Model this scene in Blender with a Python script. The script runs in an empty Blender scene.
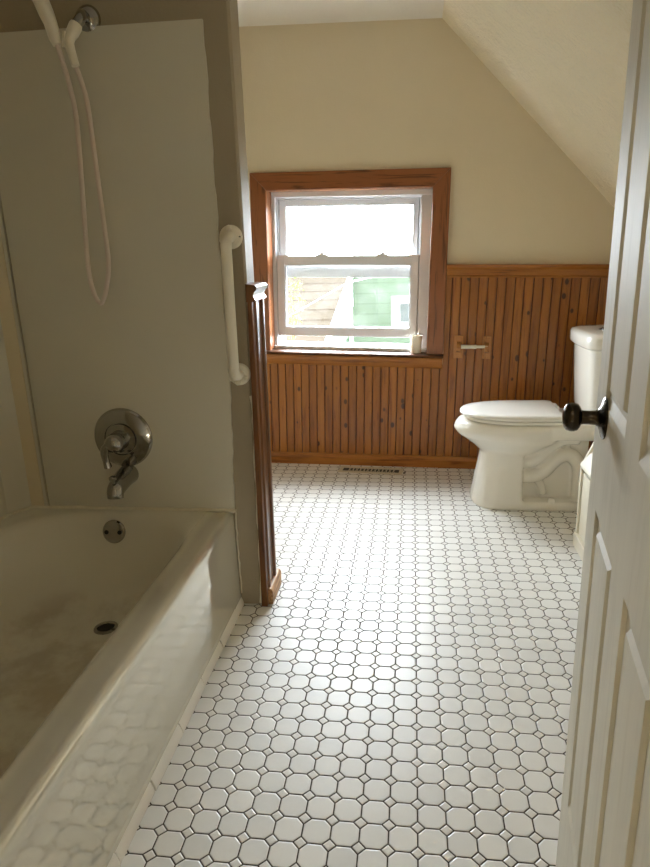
import bpy, bmesh, math, random
from mathutils import Matrix, Vector
random.seed(7)
C = bpy.context.scene
COL = C.collection
U = 0.06                      # one floor-tile pitch in metres; layout below is in tile units
PI = math.pi

# ------------------------------------------------------------------ camera, world, lights, exposure
CAM = Vector((-0.2568, -21.1372, 19.4407))
cam_d = bpy.data.cameras.new('camera')
cam = bpy.data.objects.new('camera', cam_d)
COL.objects.link(cam)
r_ = Vector((0.990992, 0.129968, -0.032293))
u_ = Vector((-0.004270, 0.271679, 0.962378))
f_ = Vector((-0.133852, 0.953572, -0.269787))
mw = Matrix.Identity(4)
for i in range(3):
    mw[i][0], mw[i][1], mw[i][2], mw[i][3] = r_[i], u_[i], -f_[i], CAM[i] * U
cam.matrix_world = mw
cam_d.sensor_fit = 'VERTICAL'
cam_d.sensor_height = 36.0
cam_d.lens = 36.0 * 643.63 / 867.0
cam_d.clip_start = 0.02
C.camera = cam

SKY_DIM, SKY_BRIGHT = 4.0, 68.0
wd = bpy.data.worlds.new('world')
C.world = wd
wd.use_nodes = True
wt = wd.node_tree
bg = wt.nodes['Background']
# hazy backlit sky: bright beyond the window (+Y), dimmer behind the house
tc = wt.nodes.new('ShaderNodeTexCoord')
sx_ = wt.nodes.new('ShaderNodeSeparateXYZ')
wt.links.new(tc.outputs['Generated'], sx_.inputs[0])
mr = wt.nodes.new('ShaderNodeMapRange')
mr.interpolation_type = 'SMOOTHSTEP'
mr.inputs['From Min'].default_value = -0.15
mr.inputs['From Max'].default_value = 0.55
mr.inputs['To Min'].default_value = SKY_DIM
mr.inputs['To Max'].default_value = SKY_BRIGHT
wt.links.new(sx_.outputs[1], mr.inputs['Value'])
wt.links.new(mr.outputs[0], bg.inputs['Strength'])
bg.inputs['Color'].default_value = (0.89, 0.96, 1.05, 1)
C.cycles.max_bounces = 16
C.cycles.diffuse_bounces = 10
C.cycles.glossy_bounces = 6
C.cycles.transparent_max_bounces = 12
C.cycles.use_light_tree = False
C.cycles.sample_clamp_indirect = 30.0

def light(name, kind, loc, rot, energy, size=None, color=(1, 1, 1)):
    l = bpy.data.lights.new(name, kind)
    l.energy = energy
    l.color = color
    if size:
        l.shape = 'RECTANGLE'
        l.size, l.size_y = size
    o = bpy.data.objects.new(name, l)
    COL.objects.link(o)
    o.location = Vector(loc) * U
    o.rotation_euler = rot
    return o

# daylight enters at the window: a sampling portal for the sky, and an unseen fill lamp added in the hall
portal = light('window_portal', 'AREA', (0, 0, 0), (0, 0, 0), 1.0, (14.4 * U, 14.0 * U))
portal.matrix_world = Matrix.Translation(Vector((-6.07, 39.25, 17.55)) * U) @ Matrix.Rotation(math.radians(-3.63), 4, 'Z') @ Matrix.Rotation(math.radians(1.6), 4, 'Y') @ Matrix.Rotation(-PI / 2, 4, 'X')
portal.data.cycles.is_portal = True
light('hall_fill', 'AREA', (-3.0, -31.0, 36.0), (0, 0, 0), 3.4, (0.5, 0.5), (1.0, 0.94, 0.84))

C.view_settings.view_transform = 'Standard'
C.view_settings.look = 'None'
C.view_settings.exposure = 0.0
C.view_settings.gamma = 1.0
C.view_settings.use_curve_mapping = False

# ------------------------------------------------------------------ material helpers
def srgb(r, g, b):
    def c(x):
        x /= 255.0
        return x / 12.92 if x <= 0.04045 else ((x + 0.055) / 1.055) ** 2.4
    return (c(r), c(g), c(b), 1.0)

class NT:
    def __init__(s, name):
        s.m = bpy.data.materials.new(name)
        s.m.use_nodes = True
        s.t = s.m.node_tree
        s.b = s.t.nodes['Principled BSDF']
    def n(s, typ, **kw):
        nd = s.t.nodes.new(typ)
        for k, v in kw.items():
            setattr(nd, k, v)
        return nd
    def lk(s, a, b):
        s.t.links.new(a, b)
    def set(s, nd, key, val):
        if hasattr(val, 'is_output'):
            s.lk(val, nd.inputs[key])
        else:
            nd.inputs[key].default_value = val
    def math(s, op, a, b=None, c=None, clamp=False):
        nd = s.n('ShaderNodeMath', operation=op)
        nd.use_clamp = clamp
        s.set(nd, 0, a)
        if b is not None: s.set(nd, 1, b)
        if c is not None: s.set(nd, 2, c)
        return nd.outputs[0]
    def step(s, x, a, b):
        nd = s.n('ShaderNodeMapRange', interpolation_type='SMOOTHSTEP')
        s.set(nd, 'Value', x); s.set(nd, 'From Min', a); s.set(nd, 'From Max', b)
        return nd.outputs[0]
    def mix(s, f, a, b, mode='MIX'):
        nd = s.n('ShaderNodeMix', data_type='RGBA', blend_type=mode)
        s.set(nd, 0, f); s.set(nd, 6, a); s.set(nd, 7, b)
        return nd.outputs[2]
    def coord(s, kind='Object'):
        return s.n('ShaderNodeTexCoord').outputs[kind]
    def xyz(s, v):
        nd = s.n('ShaderNodeSeparateXYZ'); s.lk(v, nd.inputs[0]); return nd.outputs
    def vec(s, x, y, z):
        nd = s.n('ShaderNodeCombineXYZ')
        s.set(nd, 0, x); s.set(nd, 1, y); s.set(nd, 2, z)
        return nd.outputs[0]
    def noise(s, v, scale, detail=4, rough=0.55, dist=0.0):
        nd = s.n('ShaderNodeTexNoise')
        s.lk(v, nd.inputs['Vector'])
        nd.inputs['Scale'].default_value = scale
        nd.inputs['Detail'].default_value = detail
        nd.inputs['Roughness'].default_value = rough
        nd.inputs['Distortion'].default_value = dist
        return nd.outputs['Fac']
    def bump(s, h, strength=0.3, dist=0.002):
        nd = s.n('ShaderNodeBump')
        nd.inputs['Strength'].default_value = strength
        nd.inputs['Distance'].default_value = dist
        s.lk(h, nd.inputs['Height'])
        s.lk(nd.outputs[0], s.b.inputs['Normal'])
    def base(s, col, rough=0.5, metal=0.0, spec=0.5):
        s.set(s.b, 'Base Color', col)
        s.set(s.b, 'Roughness', rough)
        s.b.inputs['Metallic'].default_value = metal
        s.b.inputs['Specular IOR Level'].default_value = spec
        return s

def plain(name, col, rough=0.5, metal=0.0, spec=0.5, var=0.06, scale=14, bump=0.0, bscale=120):
    m = NT(name)
    co = m.coord()
    n = m.noise(co, scale, 3)
    dark = tuple(c * (1 - var) for c in col[:3]) + (1,)
    lite = tuple(min(1, c * (1 + var)) for c in col[:3]) + (1,)
    m.base(m.mix(n, dark, lite), rough, metal, spec)
    if bump:
        m.bump(m.noise(co, bscale, 3), bump, 0.003)
    return m.m

def paint(name, col, tex=0.35, scale=140, rough=0.45, dist=0.0025, var=0.05):
    m = NT(name)
    co = m.coord()
    n = m.noise(co, 3.0, 3)
    m.base(m.mix(n, tuple(c * (1 - var) for c in col[:3]) + (1,), tuple(c * (1 + var) for c in col[:3]) + (1,)), rough, 0, 0.5)
    a = m.noise(co, scale, 4, 0.6)
    b = m.noise(co, scale * 0.18, 2, 0.5)
    m.bump(m.math('ADD', a, m.math('MULTIPLY', b, 1.2)), tex, dist)
    return m.m

def wood(name, dark, mid, lite, axis=2, rough=0.35, grain=1.0, knots=0.0, board=0.0, scale=1.0, groove=False, spec=0.5):
    """axis: direction of the grain in object space; board: board pitch along x for per-board tone"""
    m = NT(name)
    p = m.xyz(m.coord())
    ax = [p[0], p[1], p[2]]
    st = [1.0, 1.0, 1.0]
    st[axis] = 0.07
    rnd = None
    if board:
        idx = m.math('FLOOR', m.math('DIVIDE', p[0], board))
        wn = m.n('ShaderNodeTexWhiteNoise', noise_dimensions='1D')
        m.lk(idx, wn.inputs['W'])
        rnd = wn.outputs['Value']
        ax[2] = m.math('ADD', ax[2], m.math('MULTIPLY', rnd, 7.3))
    v = m.vec(m.math('MULTIPLY', ax[0], st[0]), m.math('MULTIPLY', ax[1], st[1]), m.math('MULTIPLY', ax[2], st[2]))
    g1 = m.noise(v, 55 * scale, 5, 0.6, 0.6)
    g2 = m.noise(v, 230 * scale, 3, 0.6)
    g3 = m.noise(v, 14 * scale, 2, 0.5, 1.5)
    f = m.step(m.math('ADD', m.math('MULTIPLY', g1, 0.6 * grain), m.math('ADD', m.math('MULTIPLY', g2, 0.25 * grain), m.math('MULTIPLY', g3, 0.35))), 0.40, 0.80 if grain >= 1 else 0.72)
    c = m.mix(f, mid, lite)
    c = m.mix(m.math('MULTIPLY', m.math('SUBTRACT', 1.0, m.step(g1, 0.34, 0.48)), 0.7), c, dark)
    if rnd is not None:
        c = m.mix(m.math('MULTIPLY', rnd, 0.45), c, tuple(x * 0.62 for x in mid[:3]) + (1,))
    if knots:
        kv = m.vec(m.math('MULTIPLY', ax[0], 19.0), m.math('MULTIPLY', ax[1], 19.0), m.math('MULTIPLY', ax[2], 12.0))
        vo = m.n('ShaderNodeTexVoronoi')
        m.lk(kv, vo.inputs['Vector']); vo.inputs['Scale'].default_value = 1.0
        cr = m.xyz(vo.outputs['Color'])[0]
        rad = m.math('ADD', 0.06, m.math('MULTIPLY', m.step(cr, 1 - knots, 1.0), 0.16))
        k = m.math('SUBTRACT', 1.0, m.step(m.math('SUBTRACT', vo.outputs['Distance'], rad), -0.06, 0.035))
        k = m.math('MULTIPLY', k, m.math('GREATER_THAN', cr, 1 - knots))
        c = m.mix(m.math('MULTIPLY', k, 0.93), c, tuple(x * 0.25 for x in dark[:3]) + (1,))
    if groove:      # stain gathered in the grooves between boards
        fr = m.math('FRACT', m.math('DIVIDE', p[0], board))
        c = m.mix(m.math('GREATER_THAN', fr, 0.895), c, srgb(104, 42, 20))
    m.base(c, rough, 0, spec)
    m.bump(g2, 0.12, 0.001)
    return m.m

M = {}
M['wall'] = paint('beige_wall_paint', srgb(218, 205, 178), 0.35, 130)
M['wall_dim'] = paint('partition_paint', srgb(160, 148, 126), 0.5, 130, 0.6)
M['ceiling'] = paint('textured_ceiling_paint', srgb(246, 236, 210), 0.8, 70, 0.3, 0.014)
M['ceiling_white'] = paint('white_ceiling_paint', srgb(240, 237, 230), 0.6, 60, 0.45, 0.006)
def enamel():
    m = NT('tub_enamel')
    co = m.coord()
    c = m.mix(m.noise(co, 3, 3), srgb(216, 211, 195), srgb(224, 220, 206))
    z = m.xyz(co)[2]
    st = m.math('MULTIPLY', m.step(m.noise(co, 4.5, 5, 0.65), 0.42, 0.62), m.math('SUBTRACT', 1.0, m.step(z, 0.07, 0.13)))
    st = m.math('MULTIPLY', st, m.math('LESS_THAN', m.xyz(co)[0], 0.33))   # grime on the tub floor
    c = m.mix(m.math('MULTIPLY', st, 0.4), c, srgb(150, 124, 84))
    worn = m.math('SUBTRACT', 1.0, m.step(m.xyz(co)[0], 0.27, 0.33))       # inside of the tub is scoured duller than the apron
    m.base(c, m.math('ADD', 0.04, m.math('MULTIPLY', worn, 0.30)), 0.0, 0.5)
    m.set(m.b, 'Metallic', m.math('MULTIPLY', m.math('SUBTRACT', 1.0, worn), 0.42))
    m.b.inputs['IOR'].default_value = 1.7
    return m.m
M['enamel'] = enamel()
M['surround'] = plain('surround_panel', srgb(208, 204, 190), 0.42, 0, 0.4, 0.03, 4)
M['surround_edge'] = plain('surround_corner_strip', srgb(220, 208, 180), 0.35, 0, 0.4, 0.03, 4)
M['caulk'] = plain('caulk', srgb(225, 218, 198), 0.5, 0, 0.4, 0.1, 60)
M['porcelain'] = plain('porcelain', srgb(232, 229, 220), 0.07, 0, 0.6, 0.015, 3)
M['seat'] = plain('seat_plastic', srgb(234, 232, 225), 0.2, 0, 0.5, 0.015, 3)
M['vinyl'] = plain('window_vinyl', srgb(216, 217, 220), 0.4, 0, 0.4, 0.01, 10)
M['white_plastic'] = plain('white_plastic', srgb(232, 226, 210), 0.28, 0, 0.5, 0.03, 20)
M['hose'] = plain('pinkish_hose', srgb(214, 200, 190), 0.35, 0, 0.5, 0.03, 20)
M['chrome'] = plain('chrome', srgb(165, 162, 156), 0.08, 1.0, 0.5, 0.05, 30)
M['dark'] = plain('dark_recess', srgb(22, 20, 18), 0.5)
M['bronze'] = plain('dark_bronze', srgb(66, 58, 46), 0.22, 0.9, 0.5, 0.25, 25)
M['door'] = wood('painted_door', srgb(200, 194, 176), srgb(206, 201, 184), srgb(212, 207, 190), 2, 0.58, 0.8, spec=0.25)
M['cabinet'] = plain('white_cabinet_paint', srgb(228, 222, 204), 0.35, 0, 0.5, 0.03, 9)
M['tile_trim'] = plain('white_trim_tile', srgb(228, 224, 215), 0.2, 0, 0.5, 0.05, 9)
M['baseboard_white'] = plain('white_baseboard_paint', srgb(220, 212, 190), 0.4)
pine = (srgb(108, 58, 16), srgb(150, 90, 32), srgb(168, 108, 42))
M['pine'] = wood('knotty_pine', *pine, 2, 0.30, 1.0, 0.7, 0.745 * U, groove=True)
M['pine_x'] = wood('pine_trim', *pine, 0, 0.30, 1.0, 0.10)
M['stool'] = wood('dark_stool_wood', srgb(46, 24, 10), srgb(74, 42, 18), srgb(90, 54, 26), 0, 0.45, 1.0, spec=0.2)
M['oak_x'] = wood('oak_casing_across', srgb(66, 32, 14), srgb(122, 70, 36), srgb(142, 86, 48), 0, 0.30, 1.4)
M['oak_z'] = wood('oak_casing_upright', srgb(66, 32, 14), srgb(122, 70, 36), srgb(142, 86, 48), 2, 0.30, 1.4)
M['post'] = wood('stained_post_wood', srgb(56, 30, 12), srgb(100, 60, 26), srgb(118, 74, 36), 2, 0.28, 1.0)
M['raw_wood'] = wood('pale_base_block_wood', srgb(120, 76, 40), srgb(186, 138, 90), srgb(206, 164, 118), 1, 0.5, 1.0)
M['holder_wood'] = wood('holder_wood', srgb(118, 74, 32), srgb(168, 112, 58), srgb(186, 130, 72), 2, 0.4, 1.0)

def glass():
    m = NT('window_glass')
    t, b = m.t, m.b
    tr = m.n('ShaderNodeBsdfTransparent'); tr.inputs[0].default_value = (0.97, 0.98, 0.97, 1)
    gl = m.n('ShaderNodeBsdfGlossy'); gl.inputs['Roughness'].default_value = 0.02
    fr = m.n('ShaderNodeFresnel')
    bf = m.n('ShaderNodeNewGeometry').outputs['Backfacing']
    m.lk(m.math('ADD', m.math('MULTIPLY', m.math('SUBTRACT', 1.0, bf), 1.45), m.math('MULTIPLY', bf, 1 / 1.45)), fr.inputs[0])
    mx = m.n('ShaderNodeMixShader')
    m.lk(fr.outputs[0], mx.inputs[0]); m.lk(tr.outputs[0], mx.inputs[1]); m.lk(gl.outputs[0], mx.inputs[2])
    du = m.n('ShaderNodeBsdfTranslucent'); du.inputs[0].default_value = (1, 1, 1, 1)      # dust on the panes, and a pale veil added for haze over the view
    m2 = m.n('ShaderNodeMixShader')
    m.lk(m.math('MULTIPLY', m.step(m.noise(m.coord(), 6, 5, 0.7), 0.3, 0.75), 0.010), m2.inputs[0])
    m.lk(mx.outputs[0], m2.inputs[1]); m.lk(du.outputs[0], m2.inputs[2])
    m.lk(m2.outputs[0], t.nodes['Material Output'].inputs['Surface'])
    return m.m
M['glass'] = glass()

def tile_floor():
    m = NT('octagon_and_dot_tiles')
    p = m.xyz(m.coord())
    def fold(c):
        q = m.math('DIVIDE', c, U)
        return m.math('ABSOLUTE', m.math('SUBTRACT', m.math('FRACT', m.math('ADD', q, 0.5)), 0.5))
    a, b = fold(p[0]), fold(p[1])
    k = 0.25
    d1 = m.math('MINIMUM', a, b)
    d2 = m.math('MULTIPLY', m.math('SUBTRACT', m.math('ADD', a, b), k), 0.7071)
    oct_ = m.math('MINIMUM', d1, d2)
    dot = m.math('MULTIPLY', d2, -1.0)
    d = m.math('MAXIMUM', oct_, dot)
    nz = m.noise(m.coord(), 90, 2)
    d = m.math('ADD', d, m.math('MULTIPLY', m.math('SUBTRACT', nz, 0.5), 0.006))
    mask = m.step(d, 0.021, 0.031)
    # tone of each tile
    cx = m.math('FLOOR', m.math('DIVIDE', p[0], U)); cy = m.math('FLOOR', m.math('DIVIDE', p[1], U))
    wn = m.n('ShaderNodeTexWhiteNoise', noise_dimensions='2D')
    m.lk(m.vec(cx, cy, 0.0), wn.inputs['Vector'])
    t = m.mix(wn.outputs['Value'], srgb(222, 221, 217), srgb(231, 230, 226))
    isdot = m.math('GREATER_THAN', dot, 0.0)
    t = m.mix(m.math('MULTIPLY', isdot, 0.5), t, srgb(218, 213, 204))
    sm = m.noise(m.coord(), 9, 5, 0.65)
    t = m.mix(m.math('MULTIPLY', m.step(sm, 0.5, 0.85), 0.22), t, srgb(176, 168, 150))
    gn = m.noise(m.coord(), 6, 3)
    g = m.mix(gn, srgb(44, 35, 26), srgb(76, 64, 50))
    m.base(m.mix(mask, g, t), 0.3, 0, 0.45)
    rr = m.n('ShaderNodeMapRange')
    m.lk(mask, rr.inputs[0]); rr.inputs[3].default_value = 0.85; rr.inputs[4].default_value = 0.32
    rs = m.math('ADD', rr.outputs[0], m.math('MULTIPLY', sm, 0.08))
    m.lk(rs, m.b.inputs['Roughness'])
    h = m.step(d, 0.014, 0.065)
    h = m.math('ADD', h, m.math('MULTIPLY', m.noise(m.coord(), 22, 2), 0.25))
    tilt = m.math('MULTIPLY', m.math('SUBTRACT', wn.outputs['Value'], 0.5), m.math('FRACT', m.math('DIVIDE', p[1], U)))
    h = m.math('ADD', h, m.math('MULTIPLY', tilt, 0.25))
    m.bump(h, 0.55, 0.0016)
    return m.m
M['tiles'] = tile_floor()

def lines_mat(name, col, dark, axis, pitch, rough=0.8):
    m = NT(name)
    p = m.xyz(m.coord())
    fr = m.math('FRACT', m.math('DIVIDE', p[axis], pitch))
    n = m.noise(m.coord(), 3.0, 4)
    c = m.mix(n, tuple(x * 0.85 for x in col[:3]) + (1,), col)
    c = m.mix(m.step(fr, 0.80, 0.95), c, dark)
    m.base(c, rough, 0, 0.0)
    return m.m
M['shingle'] = lines_mat('brown_shingles', srgb(64, 58, 50), srgb(48, 41, 34), 1, 0.42)
M['green_siding'] = lines_mat('green_siding', srgb(118, 134, 116), srgb(106, 121, 103), 2, 0.16)
M['house_white'] = plain('white_house_trim', srgb(225, 225, 222), 0.6, 0, 0.1)
M['house_pane'] = plain('house_window_glass', srgb(70, 80, 80), 0.4)
M['leaf'] = plain('young_leaf', srgb(120, 150, 30), 0.6, 0, 0.3, 0.25, 30)
M['bark'] = plain('bark', srgb(110, 92, 70), 0.8, 0, 0.2, 0.2, 30)
M['bounce_slab'] = plain('pale_bounce_slab', srgb(230, 227, 220), 0.9, 0, 0.1, 0.05, 2)  # very pale so the unseen slab throws skylight indoors
M['lawn'] = plain('lawn', srgb(52, 64, 34), 0.9, 0, 0.1, 0.25, 2)
M['cable'] = plain('pale_cable', srgb(225, 222, 215), 0.5)
M['spruce'] = plain('blue_spruce_needles', srgb(92, 118, 118), 0.8, 0, 0.1, 0.2, 3)
M['register'] = plain('register_metal', srgb(205, 196, 172), 0.4, 0, 0.5, 0.08, 40)

# ------------------------------------------------------------------ mesh helpers (tile units)
class MB:
    def __init__(s):
        s.v, s.f = [], []
    def add(s, vs, fs):
        o = len(s.v)
        s.v += [Vector(p) for p in vs]
        s.f += [tuple(i + o for i in f) for f in fs]
        return s
    def box(s, x0, x1, y0, y1, z0, z1):
        vs = [(x, y, z) for z in (z0, z1) for y in (y0, y1) for x in (x0, x1)]
        return s.add(vs, [(0, 2, 3, 1), (4, 5, 7, 6), (0, 1, 5, 4), (2, 6, 7, 3), (0, 4, 6, 2), (1, 3, 7, 5)])
    def hexa(s, b, t):
        """b, t: four corners (counter-clockwise from above) of bottom and top"""
        return s.add(list(b) + list(t), [(3, 2, 1, 0), (4, 5, 6, 7), (0, 1, 5, 4), (1, 2, 6, 5), (2, 3, 7, 6), (3, 0, 4, 7)])
    def loft(s, rings, cap0=True, cap1=True, closed=True):
        n = len(rings[0])
        vs = [p for r in rings for p in r]
        fs = []
        for i in range(len(rings) - 1):
            for j in range(n if closed else n - 1):
                k = (j + 1) % n
                fs.append((i * n + j, i * n + k, (i + 1) * n + k, (i + 1) * n + j))
        if cap0: fs.append(tuple(reversed(range(n))))
        if cap1: fs.append(tuple(range((len(rings) - 1) * n, len(rings) * n)))
        return s.add(vs, fs)
    def prism(s, poly, axis, a0, a1):
        def p3(p, a):
            return {0: (a, p[0], p[1]), 1: (p[0], a, p[1]), 2: (p[0], p[1], a)}[axis]
        return s.loft([[p3(p, a0) for p in poly], [p3(p, a1) for p in poly]])
    def tube(s, pts, r, n=12, cap=True, sq=1.0):
        pts = [Vector(p) for p in pts]
        rs = r if isinstance(r, (list, tuple)) else [r] * len(pts)
        t0 = (pts[1] - pts[0]).normalized()
        up = Vector((0, 0, 1)) if abs(t0.z) < 0.9 else Vector((1, 0, 0))
        a = t0.cross(up).normalized()
        rings = []
        for i, p in enumerate(pts):
            t = (pts[min(i + 1, len(pts) - 1)] - pts[max(i - 1, 0)]).normalized()
            a = (a - t * a.dot(t)).normalized()
            b = t.cross(a)
            rings.append([p + (a * math.cos(2 * PI * k / n) + b * math.sin(2 * PI * k / n) * sq) * rs[i] for k in range(n)])
        return s.loft(rings, cap, cap)
    def lathe(s, prof, o, axis, n=32, cap=True):
        """prof: (radius, height along axis)"""
        w = Vector(axis).normalized()
        a = w.cross(Vector((0, 0, 1)) if abs(w.z) < 0.9 else Vector((1, 0, 0))).normalized()
        b = w.cross(a)
        o = Vector(o)
        rings = [[o + w * h + (a * math.cos(2 * PI * k / n) + b * math.sin(2 * PI * k / n)) * max(r, 1e-4) for k in range(n)] for r, h in prof]
        return s.loft(rings, cap, cap)
    def build(s, name, mat, parent=None, smooth=35, bevel=0.0, frame=None, local=False, mods=None, seg=2):
        """frame: Matrix (metres) of the object; verts are then in that frame, in tile units.
        parent with local=True: verts are in the parent's frame."""
        me = bpy.data.meshes.new(name)
        o = bpy.data.objects.new(name, me)
        COL.objects.link(o)
        if parent is not None:
            o.parent = parent
            PM[o.name] = PM[parent.name]
            if local:
                vs = [p * U for p in s.v]
            else:
                inv = PM[parent.name].inverted()
                vs = [inv @ (p * U) for p in s.v]
        elif frame is not None:
            o.matrix_world = frame
            vs = [p * U for p in s.v]
        else:
            lo = Vector([min(p[i] for p in s.v) for i in range(3)])
            hi = Vector([max(p[i] for p in s.v) for i in range(3)])
            c = Vector(((lo.x + hi.x) / 2, (lo.y + hi.y) / 2, lo.z))
            o.location = c * U
            vs = [(p - c) * U for p in s.v]
            PM[o.name] = Matrix.Translation(c * U)
        me.from_pydata([tuple(p) for p in vs], [], s.f)
        bm = bmesh.new(); bm.from_mesh(me)
        bmesh.ops.recalc_face_normals(bm, faces=bm.faces)
        bm.to_mesh(me); bm.free()
        me.materials.append(mat)
        if smooth is not None:
            for p in me.polygons: p.use_smooth = True
            me.set_sharp_from_angle(angle=math.radians(smooth))
        if bevel:
            bv = o.modifiers.new('bevel', 'BEVEL')
            bv.width = bevel * U; bv.segments = seg; bv.limit_method = 'ANGLE'; bv.angle_limit = math.radians(40)
            bv.harden_normals = smooth is not None
        for md in (mods or []):
            k = o.modifiers.new(md[0].lower(), md[0])
            for kk, vv in md[1].items(): setattr(k, kk, vv)
        return o

PM = {}
def empty(name, loc=(0, 0, 0), matrix=None):
    o = bpy.data.objects.new(name, None)
    COL.objects.link(o)
    o.empty_display_size = 0.05
    m = matrix if matrix is not None else Matrix.Translation(Vector(loc) * U)
    o.matrix_world = m
    PM[o.name] = m.copy()
    return o
def tag(o, label, cat, group=None, kind=None):
    o['label'] = label
    o['category'] = cat
    if group: o['group'] = group
    if kind: o['kind'] = kind
    return o
def struct(o, label=None, cat=None):
    o['kind'] = 'structure'
    if label: o['label'] = label
    if cat: o['category'] = cat
    return o
def spline(pts, n=8):
    """Catmull-Rom through pts"""
    P = [Vector(p) for p in pts]
    P = [P[0] * 2 - P[1]] + P + [P[-1] * 2 - P[-2]]
    out = []
    for i in range(1, len(P) - 2):
        for k in range(n):
            t = k / n
            a, b, c, d = P[i - 1], P[i], P[i + 1], P[i + 2]
            out.append(0.5 * ((2 * b) + (c - a) * t + (2 * a - 5 * b + 4 * c - d) * t * t + (3 * b - a - 3 * c + d) * t ** 3))
    out.append(P[-2])
    return out
def rrect(x0, x1, y0, y1, r, z, n=8):
    pts = []
    for cx, cy, a0 in ((x1 - r, y1 - r, 0), (x0 + r, y1 - r, 90), (x0 + r, y0 + r, 180), (x1 - r, y0 + r, 270)):
        for k in range(n + 1):
            a = math.radians(a0 + 90 * k / n)
            pts.append((cx + r * math.cos(a), cy + r * math.sin(a), z))
    return pts

# ------------------------------------------------------------------ frames of the back wall
O = Vector((0, 36.75, 0)) * U
WB = Matrix.Translation(O) @ Matrix.Rotation(math.radians(-3.63), 4, 'Z')             # upright
PV = Vector((-5, 0, 10)) * U
WM = WB @ Matrix.Translation(PV) @ Matrix.Rotation(math.radians(1.6), 4, 'Y') @ Matrix.Translation(-PV)   # the old wall leans a little

# ------------------------------------------------------------------ room shell
fl = MB().add([(-26, -40, 0), (20, -40, 0), (20, 42, 0), (-26, 42, 0)], [(0, 1, 2, 3)]).build('floor', M['tiles'], frame=Matrix.Identity(4))
struct(fl, 'white octagon and dot tile floor with dark grout', 'floor')

w = MB()
w.box(-24, -13.45, 0, 2.4, -2, 41); w.box(1.05, 21, 0, 2.4, -2, 41)
w.box(-13.45, 1.05, 0, 2.4, 24.7, 41); w.box(-13.45, 1.05, 0, 2.4, -2, 10.5)
struct(w.build('wall_back', M['wall'], frame=WM), 'beige painted wall around the window', 'wall')
struct(MB().box(-24.5, -23.0, -16.8, 40, -1, 41).build('wall_left', M['wall'], frame=Matrix.Identity(4)), 'beige wall behind the bathtub', 'wall')
struct(MB().box(17.5, 18.6, -16.8, 38, -1, 24).build('wall_right', M['wall'], frame=Matrix.Identity(4)), 'low beige knee wall behind the toilet', 'wall')
w = MB()
w.box(-24, -6.9, -16.7, -14.75, -1, 41); w.box(3.65, 18.6, -16.7, -14.75, -1, 41); w.box(-6.9, 3.65, -16.7, -14.75, 33.6, 41)
struct(w.build('wall_front', M['wall'], frame=Matrix.Identity(4)), 'beige wall around the doorway the photo is taken from', 'wall')
def slope_z(x): return 36.76 - 1.062 * (x - 1.93)
def flat_z(x): return 36.76 - 0.053 * (x - 1.93)
y0, y1 = -16.5, 39
cl = MB().prism([(-24.5, flat_z(-24.5)), (1.93, 36.76), (2.4, 38.3), (-24.5, flat_z(-24.5) + 1.2)], 1, y0, y1)
struct(cl.build('ceiling', M['ceiling_white'], frame=Matrix.Identity(4)), 'flat white ceiling', 'ceiling')
cl = MB().prism([(1.93, 36.76), (19, slope_z(19)), (19, slope_z(19) + 1.5), (2.4, 38.3)], 1, y0, y1)
struct(cl.build('ceiling', M['ceiling'], frame=Matrix.Identity(4)), 'steeply sloping textured beige ceiling on the right', 'ceiling')
# hall behind the camera
hw = MB()
hw.box(-12, -10.5, -42, -16.7, -1, 41); hw.box(11, 12.5, -42, -16.7, -1, 41); hw.box(-12, 12.5, -43, -41.5, -1, 41)
struct(hw.build('wall_hall', M['wall'], frame=Matrix.Identity(4)), 'beige hall wall behind the camera', 'wall')
struct(MB().box(-12, 12.5, -43, -16.7, 39, 40).build('ceiling_hall', M['ceiling'], frame=Matrix.Identity(4)), 'hall ceiling behind the camera', 'ceiling')

# partition at the head of the tub (its end leans a little)
def pX(z): return -8.80 + 0.0167 * min(z, 18)
pr = MB()
rings = []
for z in (-0.5, 18, 40):
    x1 = pX(max(z, 0)) - 0.02
    bk = 13.0
    rings.append([(-23.2, 11.25, z), (x1 - 0.12, 11.25, z), (x1, 11.37, z), (x1, bk - 0.12, z), (x1 - 0.12, bk, z), (-23.2, bk, z)])
pr.loft(rings)
struct(pr.build('wall_partition', M['wall_dim'], frame=Matrix.Identity(4)), 'stub wall at the head of the bathtub', 'wall')

# ------------------------------------------------------------------ back wall joinery (structure)
def beads(mb, s0, s1, h0, h1):
    p = 0.745
    k0, k1 = math.floor(s0 / p), math.ceil(s1 / p)
    poly = []
    for k in range(k0, k1):
        for a, d in ((0.0, -0.17), (0.025, -0.20), (0.665, -0.20), (0.68, -0.16), (0.695, -0.09), (0.71, -0.09), (0.73, -0.15)):
            s = k * p + a
            if s0 < s < s1: poly.append((s, d))
    ring = lambda h: [(a, d, h) for a, d in [(s0, 0.02), (s0, -0.19)] + poly + [(s1, -0.19), (s1, 0.02)]]
    mb.loft([ring(h0), ring(h1)])
bb = MB()
beads(bb, -22.9, -14.75, -1.0, 17.45)
beads(bb, -14.75, 2.44, -1.0, 9.75)
beads(bb, 2.44, 18.0, -1.2, 17.45)
struct(bb.build('trim_1', M['pine'], frame=WM, smooth=25), 'knotty pine beadboard wainscot', 'wainscot')
cp = MB()
poly = [(0.0, 17.3), (-0.42, 17.3), (-0.42, 17.42), (-0.34, 17.5), (-0.34, 17.98), (-0.55, 18.12), (-0.62, 18.25), (-0.62, 18.4), (0.0, 18.4)]
cp.prism(poly, 0, 2.44, 18.0); cp.prism(poly, 0, -22.9, -14.75)
struct(cp.build('trim_2', M['pine_x'], frame=WM, smooth=30), 'pine cap rail on the wainscot', 'trim')
bs = MB().prism([(0.02, 0.0), (-0.55, 0.0), (-0.55, 0.68), (-0.45, 0.8), (-0.38, 0.96), (-0.28, 1.03), (0.02, 1.03)], 0, -22.9, 18.2)
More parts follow.
